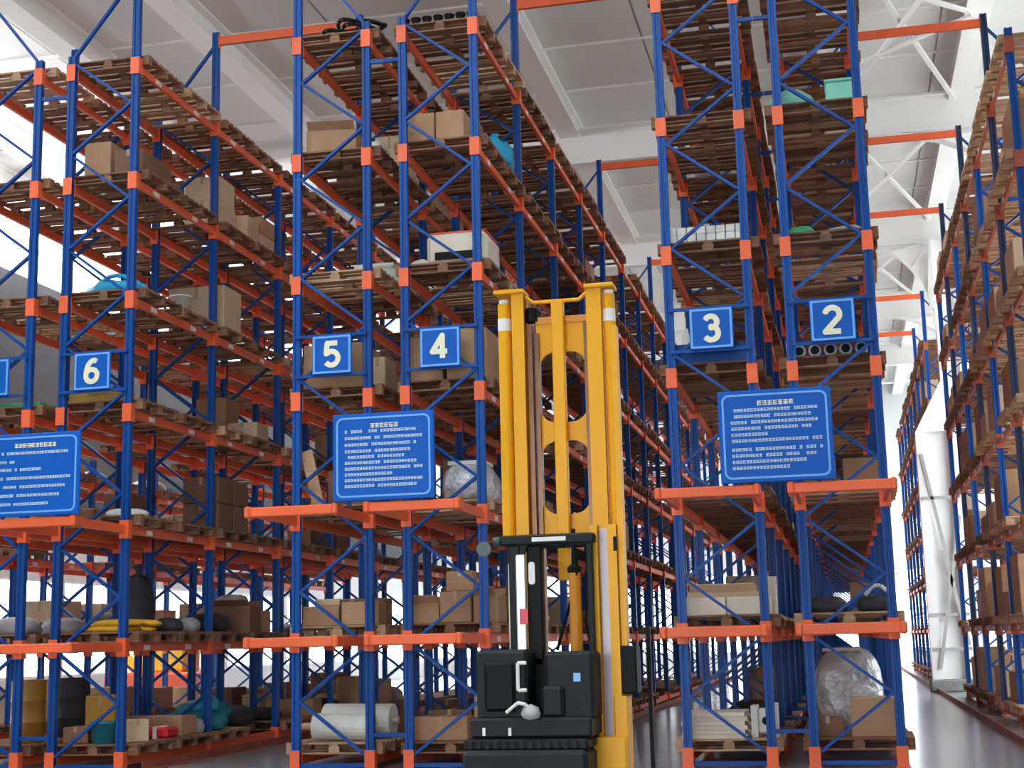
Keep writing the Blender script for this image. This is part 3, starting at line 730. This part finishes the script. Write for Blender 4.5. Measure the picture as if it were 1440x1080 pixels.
# --- rack four
x, y, z = take(4, 0, 5, 0)
carton(x + .1, y - .2, z, .40, .45, .44, CART, 0, 'tan carton standing beside its twin on the sixth tier of rack four', 'twin cartons on the sixth tier of rack four'); carton(x - .32, y - .2, z, .40, .45, .44, CART, 0, 'tan carton standing beside its twin on the sixth tier of rack four', 'twin cartons on the sixth tier of rack four')
carton(x - .1, y + .32, z, .9, .4, .5, CARTD, 0, 'wide dark carton behind the twin cartons on rack four')
t = thing('rubbish_bag', 'bright blue plastic bag on the sixth tier of rack four', 'bag', (x + .40, y + 1.02, z + .002))
MB().blob(0, 0, 0, .26, .40, .46, 61, lump=.14).build('body', CYAN, t, smooth=True); MB().lathe([(.04, 0), (.025, .04), (.07, .12)], 8).build('knot', CYAN, t, (0, 0, .44), True); used.add((4, 0, 5, 1))
x, y, z = take(4, 0, 4, 0)
t = thing('upholstered_block', 'big cream block with a dark opening on the fifth tier of rack four', 'crate', (x + .16, y - .05, z))
MB().rbox(-.42, .42, -.4, .4, 0, .44, .06).build('body', CREAMB, t); MB().rbox(-.3, .25, -.405, -.395, .06, .17, .002).build('opening', BLACK, t); MB().box(-.40, .40, -.36, .36, .44, .455).build('orange_cover', ORANGE, t)
sack(x - .42, y, z, .35, .7, .18, WSACK, 'white sack beside the cream block on rack four', seed=62)
x, y, z = take(4, 0, 3, 0)
carton(x - .3, y - .1, z, .5, .8, .60, CART, 0, 'tall tan carton below the number four sign, flue side'); carton(x + .28, y - .1, z, .55, .8, .68, CART, 0, 'tall tan carton below the number four sign, aisle side')
x, y, z = take(4, 0, 3, 1)
carton(x + .1, y, z, .9, .9, .75, CARTD, 0, 'large dark carton in the fourth tier of rack four')
x, y, z = take(4, 0, 2, 0)
t = thing('film_wrapped_load', 'grey film wrapped load on the third tier of rack four', 'wrapped load', (x + .2, y, z))
MB().blob(0, 0, 0, .38, .45, .55, 63, lump=.07).build('wrap', FILM, t, smooth=True); MB().box(-.25, .25, -.25, .25, .5, .55).build('top_sheet', WSACK, t)
x, y, z = take(4, 0, 1, 0)
carton(x + .05, y - .25, z, .42, .42, .40, CART, 0, 'square brown carton on the second tier of rack four'); carton(x + .08, y - .22, z + .402, .36, .36, .26, CART, .1, 'smaller carton on top of the square one on rack four')
carton(x - .38, y - .2, z, .4, .45, .26, CART, 0, 'open low carton at the flue side of rack four', flaps=True); carton(x + .45, y - .2, z, .32, .5, .34, CART, 0, 'open brown carton at the aisle side of rack four', flaps=True)
x, y, z = take(4, 0, 1, 1)
carton(x, y, z, 1.0, .8, .5, CARTD, 0, 'wide dark carton deep on the second tier of rack four')
x, y, z = take(4, 0, 0, 0)
carton(x - .18, y - .2, z, .72, .45, .30, CART, 0, 'wide low carton on the floor tier of rack four'); carton(x + .40, y + .1, z, .4, .5, .55, CART, 0, 'upright carton on the floor tier of rack four'); carton(x - .2, y + .3, z, .6, .4, .36, CARTD, 0, 'dark carton behind the low one on the floor tier of rack four')
# --- rack three
x, y, z = take(3, 0, 4, 0)
for r in range(2):
    for c in range(8):
        carton(x - .46 + c * .125, y - .48, z + r * .102, .115, .14, .10, mat('white_carton', (.78, .76, .73), .6, rnd=.06), 0, 'tiny white box in the %s row on the fifth tier of rack three' % ('lower', 'upper')[r], 'tiny white boxes on rack three, %s row' % ('lower', 'upper')[r], tape=False)
carton(x, y + .1, z, 1.0, .7, .16, WSACK, 0, 'flat white carton behind the tiny boxes on rack three', tape=False)
x, y, z = take(3, 0, 3, 0)
t = thing('plastic_crate', 'blue plastic crate behind the number three sign', 'crate', (x, y - .1, z))
MB().box(-.5, .5, -.42, .42, 0, .03).build('bottom', BLUE, t)
for e in (-1, 1):
    MB().box(e * .485 - .015, e * .485 + .015, -.42, .42, .03, .26).build('side', BLUE, t); MB().box(-.47, .47, e * .405 - .015, e * .405 + .015, .03, .26).build('side', BLUE, t)
    MB().box(-.2, .2, e * .425 - .006, e * .425 + .006, .17, .21).build('handle_recess', BLACK, t)
one('canister', MB().lathe([(.055, 0), (.06, .02), (.06, .42), (.03, .47), (.03, .52), (.0, .52)], 14), WSACK, 'white canister behind the number three sign', 'canister', (x - .33, y - .1, z + .031))
x, y, z = take(3, 0, 1, 0)
for i in range(2): carton(x - .27 + i * .54, y - .3, z, .53, .4, .22, CREAMB, 0, 'long cream carton at the end of rack three, %s side' % ('aisle', 'flue')[i], tape=False)
carton(x - .08, y + .2, z, .85, .5, .30, CARTL, 0, 'wide pale carton behind the cream ones on rack three', flaps=True)
one('post_roll', MB().tube((0, 0, 0), (0, 0, .48), .07, 16), CREAMB, 'upright cream paper roll at the end of rack three', 'roll', (x + .53, y + .12, z), smooth=False)
x, y, z = take(3, 0, 0, 0)
t = thing('board_stack', 'stack of cream boards on the floor tier of rack three', 'boards', (x - .17, y - .1, z))
for i in range(6): MB().box(-.40 + .008 * (i % 3), .40 - .03 * (i % 2), -.42, .42, .001 + .052 * i, .05 + .052 * i).build('board', CREAMB, t)
t = thing('machine_housing', 'white machine housing with a dark port on the floor tier of rack three', 'machine part', (x + .43, y - .2, z))
MB().box(-.16, -.08, -.2, .2, 0, .38).build('flange', WSACK, t); MB().rbox(-.08, .11, -.17, .17, .05, .34, .02).build('body', WSACK, t); MB().tube((.02, -.171, .2), (.02, -.19, .2), .05, 14).build('port', BLACK, t)
MB().box(.11, .16, -.2, .2, 0, .4).build('flange', WSACK, t)
# --- rack two
x, y, z = take(2, 0, 5, 0)
one('dome_cover', MB().lathe([(.34, 0), (.33, .1), (.27, .2), (.17, .28), (.0, .31)], 20), MINT, 'mint dome cover on the sixth tier of rack two', 'cover', (x - .30, y - .15, z))
t = thing('plastic_box', 'mint plastic box on the sixth tier of rack two', 'box', (x + .34, y - .3, z))
MB().rbox(-.2, .2, -.2, .2, 0, .26, .02).build('body', MINT, t); MB().rbox(-.21, .21, -.21, .21, .26, .30, .01).build('lid', MINT, t)
x, y, z = take(2, 0, 4, 0)
sack(x - .3, y - .2, z, .4, .5, .16, GREEN, 'green bundle on the fifth tier of rack two', seed=70); sack(x + .25, y - .1, z, .6, .6, .14, GSACK, 'grey bundle on the fifth tier of rack two', seed=71)
x, y, z = take(2, 0, 3, 0)
for i in range(5):
    t = thing('steel_tube', 'short steel tube lying below the number two sign', 'tube', (x - .4 + i * .19, y - .1, z), 0, 'steel tubes below the number two sign')
    MB().tube((0, -.4, .08), (0, .4, .08), .08, 14).build('barrel', STEEL, t); MB().tube((0, -.41, .08), (0, -.4, .08), .055, 12).build('bore', BLACK, t)
x, y, z = take(2, 0, 1, 0)
sack(x - .25, y - .2, z, .55, .55, .2, DSACK, 'black bundle at the flue side of rack two', seed=72); sack(x + .32, y - .1, z, .5, .6, .2, DSACK, 'black bundle at the aisle side of rack two', seed=73)
hp = [(-.15 + .3 * i / 8, 0, .18 + .12 * math.sin(math.pi * i / 8)) for i in range(9)]
one('hose_loop', MB().path(hp, .025), WSACK, 'white hose loop over the black bundles on rack two', 'hose', (x + .36, y - .2, z + .02))
x, y, z = take(2, 0, 0, 0)
carton(x + .22, y - .25, z, .6, .5, .46, CART, 0, 'brown carton at the end of the floor tier of rack two'); carton(x - .36, y - .1, z, .4, .5, .22, CARTD, 0, 'low dark carton beside the brown one on rack two')
x, y, z = take(2, 0, 0, 1)
t = thing('film_wrapped_load', 'tall silvery film wrapped load on the floor tier of rack two', 'wrapped load', (x - .05, y + .05, z))
MB().blob(0, 0, 0, .46, .5, 1.05, 74, n=22, k=12, lump=.05).build('wrap', FILM, t, smooth=True); MB().box(-.3, .2, -.3, .3, 1.0, 1.04).build('top_sheet', WSACK, t)
x, y, z = take(4, 0, 6, 0)
for i in range(7):
    one('flower_pot', MB().lathe([(.05, 0), (.065, .1), (.072, .1), (.072, .12), (.05, .12), (.045, .02)], 12), BLACK, 'small black pot in the row on the top tier of rack four', 'pot', (x - .52 + i * .16, y - .45, z), group='black pots on rack four', smooth=False)
x, y, z = take(5, 0, 6, 0)
t = thing('cable_heap', 'heap of black cable coils on the top tier of rack five', 'cable', (x + .15, y - .3, z + .02))
for i in range(4):
    cxx, rr2, zz2 = (-.2, .12, .32, 0)[i], (.24, .26, .18, .2)[i], .04 + .05 * i
    MB().path([(cxx + rr2 * math.cos(a * math.pi / 6), rr2 * math.sin(a * math.pi / 6) * .9, zz2 + .03 * math.sin(a)) for a in range(13)], .03, 6).build('coil', BLACK, t, smooth=True)
# --- blue board on the wall rack
x, y, z = take(1, 1, 5, 0)
t = thing('plastic_crate', 'deep blue plastic crate on the sixth tier of the wall rack', 'crate', (x - .1, y, z))
MB().rbox(-.4, .4, -.5, .5, 0, .42, .02).build('body', SIGNB, t); MB().rbox(-.42, .42, -.52, .52, .42, .47, .01).build('rim', SIGNB, t)

# --- general stock
rs = random.Random(11); nc = 0
for (num, i, lv, k, x, y, z) in SLOTS:
    if (num, i, lv, k) in used: continue
    px_, py_, zc = proj((x, y, z + .3))
    if not (-40 < px_ < 1480 and -40 < py_ < 1100): continue
    bayt = ORD[i] + ' bay'
    head = LEV[lv + 1] - .2 - z if lv < 6 else 1.2
    half = 'nearer half' if k == 0 else 'farther half'
    if num in (1, 0):
        if (lv == 6 and i < 4) or zc > 52 or nc > 270 or rs.random() < .38 or (num == 0 and rs.random() < .4): continue
        hgt = min(head, 1.25) * rs.uniform(.3, .85)
        for e in (-1, 1):
            carton(x + e * .27, y, z, .52, 1.05, hgt * (1 if e < 0 else rs.uniform(.8, 1)), rs.choice((CART, CARTL, CART)), 0, '%s carton in %s, %s, %s of the %s' % (('aisle side', 'window side')[e > 0], RN[num], TIER[lv], half, bayt), 'cartons in the wall racks', tape=(zc < 34)); nc += 1
        continue
    p = {0: .55, 1: .6, 2: .5, 3: .35, 4: .22, 5: .22, 6: .0}[lv]
    if num in (3, 2): p *= .55
    if num == -1: p = .85
    if i > 4 or zc > 34 or rs.random() > p: continue
    n_ = rs.choice((1, 1, 2))
    if rs.random() < .25:
        scol, sm_ = rs.choice((('grey', GSACK), ('dark', DSACK), ('white', WSACK), ('teal', TEAL)))
        sack(x + rs.uniform(-.1, .1), y, z, .85, .8, rs.uniform(.18, .35), sm_, '%s sack heap in %s, %s, %s of the %s' % (scol, RN[num], TIER[lv], half, bayt), seed=rs.randint(100, 999), group='sack heaps in the racks'); continue
    if nc > 285: continue
    s = ROWS[num]['s']
    for e in range(n_):
        dx = rs.uniform(.4, .55) if n_ == 2 else rs.uniform(.6, 1.0); dy = rs.uniform(.45, .95); dz = min(head, rs.uniform(.25, .75))
        xx = x + (e - .5) * .58 if n_ == 2 else x + s * (.5 - dx / 2) * rs.uniform(0, .9)
        carton(xx, y + rs.uniform(-.05, .05), z, dx, dy, dz, rs.choice((CART, CART, CARTD, CARTL)), 0, '%s in %s, %s, %s of the %s' % (('single carton', 'carton')[n_ - 1] if n_ == 1 else ('%s side carton' % (('aisle', 'flue') if s < 0 else ('flue', 'aisle'))[e]), RN[num], TIER[lv], half, bayt), 'cartons in the racks'); nc += 1

# --- things standing beyond rack seven towards the far windows
t = thing('machine', 'red and yellow machine standing on the floor beyond rack seven', 'machine', (-17.5, 35.5, 0))
MB().rbox(-1.2, 1.2, -.8, .8, .25, 1.0, .06).build('chassis', mat('machine_red', (.72, .08, .02), .4), t); MB().rbox(-.5, .9, -.5, .5, 1.0, 1.7, .05).build('cabin', YSACK, t)
for sx in (-.8, .8):
    for sy in (-.75, .75): MB().tube((sx, sy - .1, .3), (sx, sy + .1, .3), .3, 16).build('wheel', BLACK, t)
MB().bar((-.6, 0, 1.0), (-2.0, 0, 2.4), .2, .25).build('boom', YSACK, t)

# ================================================================ stacker truck
F = thing('stacker_truck', 'yellow mast stacker truck with black operator stand, parked before the racks', 'forklift', (-2.0, 9.8, 0))
FO = Vector((-2.0, 9.8, 0))
def fx(px, py, Y): return at(px, py, Y).x - FO.x
def fz(px, py, Y): return at(px, py, Y).z
MY = 10.0
def fbox(name, x0, x1, y0, y1, z0, z1, m, c=0.0, parent=F):
    mb = MB()
    mb.rbox(x0, x1, y0, y1, z0, z1, c) if c else mb.box(x0, x1, y0, y1, z0, z1)
    return mb.build(name, m, parent)
def XX(px, py=600): return at(px, py, MY).x - FO.x
zt_l = fz(716, 418, MY); zt_r = fz(848, 406, MY); zt = (zt_l + zt_r) / 2
yL = .2
# mast channels
def channel(name, x0, x1, z0, z1, open_dir):
    mb = MB(); th = .02
    mb.box(x0, x1, yL - .06, yL - .04, z0, z1).box(x0, x1, yL + .06, yL + .08, z0, z1)
    xw_ = x0 if open_dir > 0 else x1 - th
    mb.box(xw_, xw_ + th, yL - .04, yL + .06, z0, z1)
    return mb.build(name, YEL, F)
xl0, xl1 = XX(723, 500), XX(740, 500); xr0, xr1 = XX(828, 500), XX(849, 500)
channel('outer_mast_channel', xl0, xl1, .35, zt, 1); channel('outer_mast_channel', xr0, xr1, .35, zt, -1)
for (a, bb) in ((xl1 + .012, xl1 + .045), (xr0 - .034, xr0 - .01)):
    MB().box(a, bb, yL + .0, yL + .09, .5, zt - .22).build('inner_mast_rail', BRSTEEL, F)
for (a, bb) in ((xl1 + .062, xl1 + .088),):
    MB().box(a, bb, yL + .02, yL + .1, .5, zt - .28).build('inner_mast_rail', BRSTEEL, F)
# side lift cylinders with caps and labels
for (pa, pb, zb, zc_) in ((701, 719, 2.25, zt - .06), (849, 866, 2.25, zt - .04)):
    xc = (XX(pa, 470) + XX(pb, 470)) / 2; r_ = (XX(pb, 470) - XX(pa, 470)) / 2
    cy = MB().tube((xc, yL, zb), (xc, yL, zc_), r_, 16).build('lift_cylinder', YEL, F, smooth=False)
    MB().tube((xc, yL, zc_), (xc, yL, zc_ + .03), r_ * .8, 16).build('cylinder_cap', STICK, cy)
    MB().tube((xc, yL, zc_ - .20), (xc, yL, zc_ - .11), r_ + .002, 16).build('white_label', STICK, cy)
for (a, bb) in ((XX(699, 500), xl1 + .01), (xr0 - .01, XX(868, 500))):
    fbox('top_plate', a, bb, yL - .09, yL + .1, zt, zt + .03, YEL, .006)
MB().path([(xl1, yL, zt - .01), (xl1 + .06, yL, zt - .06), (xr0 - .06, yL, zt - .06), (xr0, yL, zt - .01)], .014, 8).build('top_tie', YEL, F)
cx0, cx1 = XX(777, 500), XX(794, 500)
fbox('centre_mast_bar', cx0, cx1, yL - .02, yL + .05, 1.95, zt - .05, YEL, .006)
# cross plate with two rounded openings
pa, pb = XX(755, 600), XX(829, 600)
zA, zB, zC, zD = fz(790, 452, MY), fz(790, 492, MY), fz(790, 592, MY), fz(790, 618, MY)
zE, zF = fz(790, 722, MY), fz(790, 760, MY)
cp = MB()
zm = (zC + zD) / 2
for (o0, o1, h0, h1) in ((zm, zA, zC, zB), (zF, zm, zE, zD)):
    cp.frame(outer_for(pa, pb, o0, o1, 6), rrect(pa + .015, pb - .015, h0, h1, .12, 6), 'y', yL + .055, yL + .08)
cp.build('mast_cross_plate', YEL, F)
fbox('cross_member', pa, pb, yL + .04, yL + .1, zA, zA + .05, AMBER)
MB().lathe([(.05, 0), (.05, .1)], 14).build('chain_sheave', BLACK, F, (XX(745, 430), yL + .06, zA + .02))
# overhead guard in front of the mast
G0, G1 = -.62, .02
gx0, gx1 = at(704, 760, 9.5).x - FO.x, at(836, 760, 9.5).x - FO.x
gz = at(770, 766, 9.5).z
gd = MB().rbox(gx0, gx1, -.33, -.25, gz, gz + .07, .012).build('guard_front_bar', CHAR, F)
fbox('guard_label', gx0 + .22, gx0 + .45, -.334, -.33, gz + .022, gz + .05, STICK, parent=gd)
fbox('guard_rear_bar', gx0, gx1, .05, .1, gz, gz + .06, CHAR)
for i in range(5):
    xx = gx0 + .02 + (gx1 - gx0 - .05) * i / 4
    fbox('guard_roof_bar', xx, xx + .03, -.25, .05, gz + .01, gz + .05, CHAR)
MB().lathe([(.0, -.035), (.03, -.03), (.04, 0), (.03, .03), (.0, .035)], 12).build('lamp', TEALD, F, (gx0 - .02, -.29, gz + .03), True)
bz = at(720, 916, 9.45).z           # top of the black body
def gx(px, py=860): return at(px, py, 9.5).x - FO.x
fbox('guard_post', gx(718), gx(734), -.33, -.27, bz - .1, gz, CHAR, .008)
fbox('guard_post', gx(828), gx(836), -.33, -.27, bz - .1, gz, CHAR, .006)
fbox('mast_edge_strip', gx(711), gx(716), -.2, -.17, bz - .05, gz - .02, CREAM)
MB().prism([(gx(716), gz), (gx(745), gz), (gx(738), gz - .07), (gx(716), gz - .12)], 'y', -.32, -.28).build('guard_gusset', CHAR, F)
st = fbox('control_column', gx(728), gx(742), -.345, -.30, bz - .02, gz - .06, STEEL, .008)
fbox('red_label', gx(733), gx(744), -.352, -.345, at(738, 878, 9.46).z, at(738, 856, 9.46).z, PINK, parent=st)
fbox('column_backing', gx(742), gx(763), -.30, -.22, bz - .1, gz, BLACK, .01)
MB().prism(rrect(gx(745), gx(754), at(750, 822, 9.5).z, at(750, 790, 9.5).z, .02), 'y', -.315, -.30).build('lens', STICK, F)
tl = MB().tube((gx(798), .0, bz - .3), (gx(798), .0, at(798, 806, 9.8).z), .042, 14).build('tilt_cylinder', AMBER, F)
MB().lathe([(.042, 0), (.05, .01), (.05, .04), (.02, .06), (.015, .3), (.0, .3)], 12).build('piston_rod', BLACK, tl, (gx(798), 0, at(798, 806, 9.8).z))
MB().path([(gx(800), -.02, gz), (gx(803), -.03, gz - .15), (gx(797), -.02, gz - .3), (gx(770), 0, bz)], .012, 6).build('hose', BLACK, F)
MB().path([(gx(815), .0, gz), (gx(818), .0, gz - .2), (gx(812), .02, gz - .5), (gx(818), .02, bz)], .01, 6).build('hose', BLACK, F)
# mirror
mr_ = MB().tube((gx(680, 772), -.30, at(680, 772, 9.5).z), (gx(680, 772), -.27, at(680, 772, 9.5).z), .05, 16).build('mirror', TEALD, F)
MB().path([(gx(680, 772), -.28, at(680, 772, 9.5).z + .03), (gx0 - .02, -.28, gz + .03)], .008, 6).build('mirror_arm', BLACK, mr_)
# body
def bxx(px, py): return at(px, py, 9.3).x - FO.x
def bzz(px, py): return at(px, py, 9.3).z
fbox('left_backrest', bxx(672, 950), bxx(744, 950), -.55, -.1, bzz(710, 1012), bzz(710, 914), CHAR, .022)
fbox('left_cushion', bxx(684, 950), bxx(727, 950), -.575, -.5, bzz(710, 1000), bzz(710, 930), BLACK, .02)
fbox('right_console', bxx(768, 950), bxx(836, 950), -.55, -.1, bzz(800, 1012), bzz(800, 916), CHAR, .022)
fbox('console_panel', bxx(765, 980), bxx(796, 980), -.60, -.5, bzz(780, 1008), bzz(780, 964), CHAR, .02)
fbox('console_button', bxx(808, 940), bxx(818, 940), -.556, -.545, bzz(812, 958), bzz(812, 946), SIGNL)
fbox('seat_well', bxx(740, 960), bxx(772, 960), -.3, -.1, bzz(755, 1012), bzz(755, 925), BLACK, .01)
fbox('shelf', bxx(668, 1015), bxx(837, 1015), -.62, -.08, bzz(750, 1036), bzz(750, 1008), CHAR, .015)
for pxx in (687, 723): fbox('reflector', bxx(pxx - 2, 1030), bxx(pxx + 2, 1030), -.625, -.615, bzz(pxx, 1033), bzz(pxx, 1022), STICK)
fbox('bumper', bxx(661, 1050), bxx(834, 1050), -.66, -.08, bzz(750, 1052), bzz(750, 1037), BLACK, .012)
for i in range(14):
    q = bxx(664, 1045) + (bxx(832, 1045) - bxx(664, 1045)) * (i + .5) / 14
    fbox('bumper_rib', q - .014, q + .014, -.668, -.655, bzz(750, 1050), bzz(750, 1040), CHAR)
fbox('lower_body', bxx(660, 1070), bxx(834, 1070), -.70, -.05, .12, bzz(750, 1052), CHAR, .03)
for pxx in (690, 800): MB().tube((bxx(pxx, 1070) - .04, -.4, .1), (bxx(pxx, 1070) + .04, -.4, .1), .1, 16).build('wheel', BLACK, F)
ux0, ux1 = bxx(732, 950), bxx(744, 950); uz0, uz1 = bzz(738, 970), bzz(738, 932)
MB().path([(ux1, -.58, uz1), (ux0, -.58, uz1), (ux0, -.58, uz0), (ux1, -.58, uz0)], .012, 8).build('grab_handle', STICK, F)
lz = bzz(750, 1000)
lv_ = MB().path([(bxx(719, 1000), -.64, lz + .0), (bxx(736, 990), -.66, lz + .06), (bxx(746, 992), -.66, lz + .05), (bxx(752, 1000), -.64, lz + .02)], .011, 8).build('tiller_lever', STICK, F)
MB().lathe([(.0, 0), (.05, .01), (.065, .04), (.05, .08), (.0, .1)], 14).build('tiller_knob', mat('grey_knob', (.45, .45, .46), .4), lv_, (bxx(752, 1000), -.62, lz - .05), True)
# right-hand lower mast leg
def rx(px, py): return at(px, py, 9.6).x - FO.x
def rzz(px, py): return at(px, py, 9.6).z
ztop = rzz(850, 738); zfoot = rzz(850, 1035)
leg = MB().box(rx(836, 880), rx(845, 880), -.24, -.1, zfoot, ztop).box(rx(845, 880), rx(859, 880), -.17, -.1, zfoot, ztop).box(rx(859, 880), rx(872, 880), -.24, -.1, zfoot, ztop).build('mast_leg', YEL, F)
fbox('wear_strip', rx(846, 880), rx(857, 880), -.178, -.17, zfoot, ztop - .02, GREYP, parent=leg)
fbox('leg_flange', rx(872, 850), rx(880, 850), -.2, -.08, rzz(870, 908), zt - .35, YEL)
fbox('leg_latch', rx(864, 770), rx(869, 770), -.248, -.24, rzz(866, 775), rzz(866, 755), BLACK, parent=leg)
fbox('control_box', rx(871, 940), rx(896, 940), -.22, .0, rzz(880, 976), rzz(880, 908), BLACK, .012)
fbox('leg_cover', rx(866, 1010), rx(885, 1010), -.26, -.05, .15, rzz(876, 978), YEL, .006)
fbox('leg_foot', rx(834, 1060), rx(886, 1060), -.34, -.06, .06, zfoot, YEL, .012)
MB().tube((rx(848, 1070), -.2, .07), (rx(872, 1070), -.2, .07), .07, 14).build('wheel', BLACK, F)
fbox('load_guard_post', rx(898, 960), rx(904, 960), .25, .29, .05, rzz(900, 880), CHAR)
fbox('load_guard_rail', XX(845, 1000), rx(904, 960), .25, .29, .3, .36, CHAR)
fbox('fork_carriage', xl1, xr0, yL + .1, yL + .16, .1, .55, BLACK)
for q in (xl1 + .05, xr0 - .15): fbox('fork', q, q + .1, yL + .16, yL + 1.25, .06, .1, BLACK)
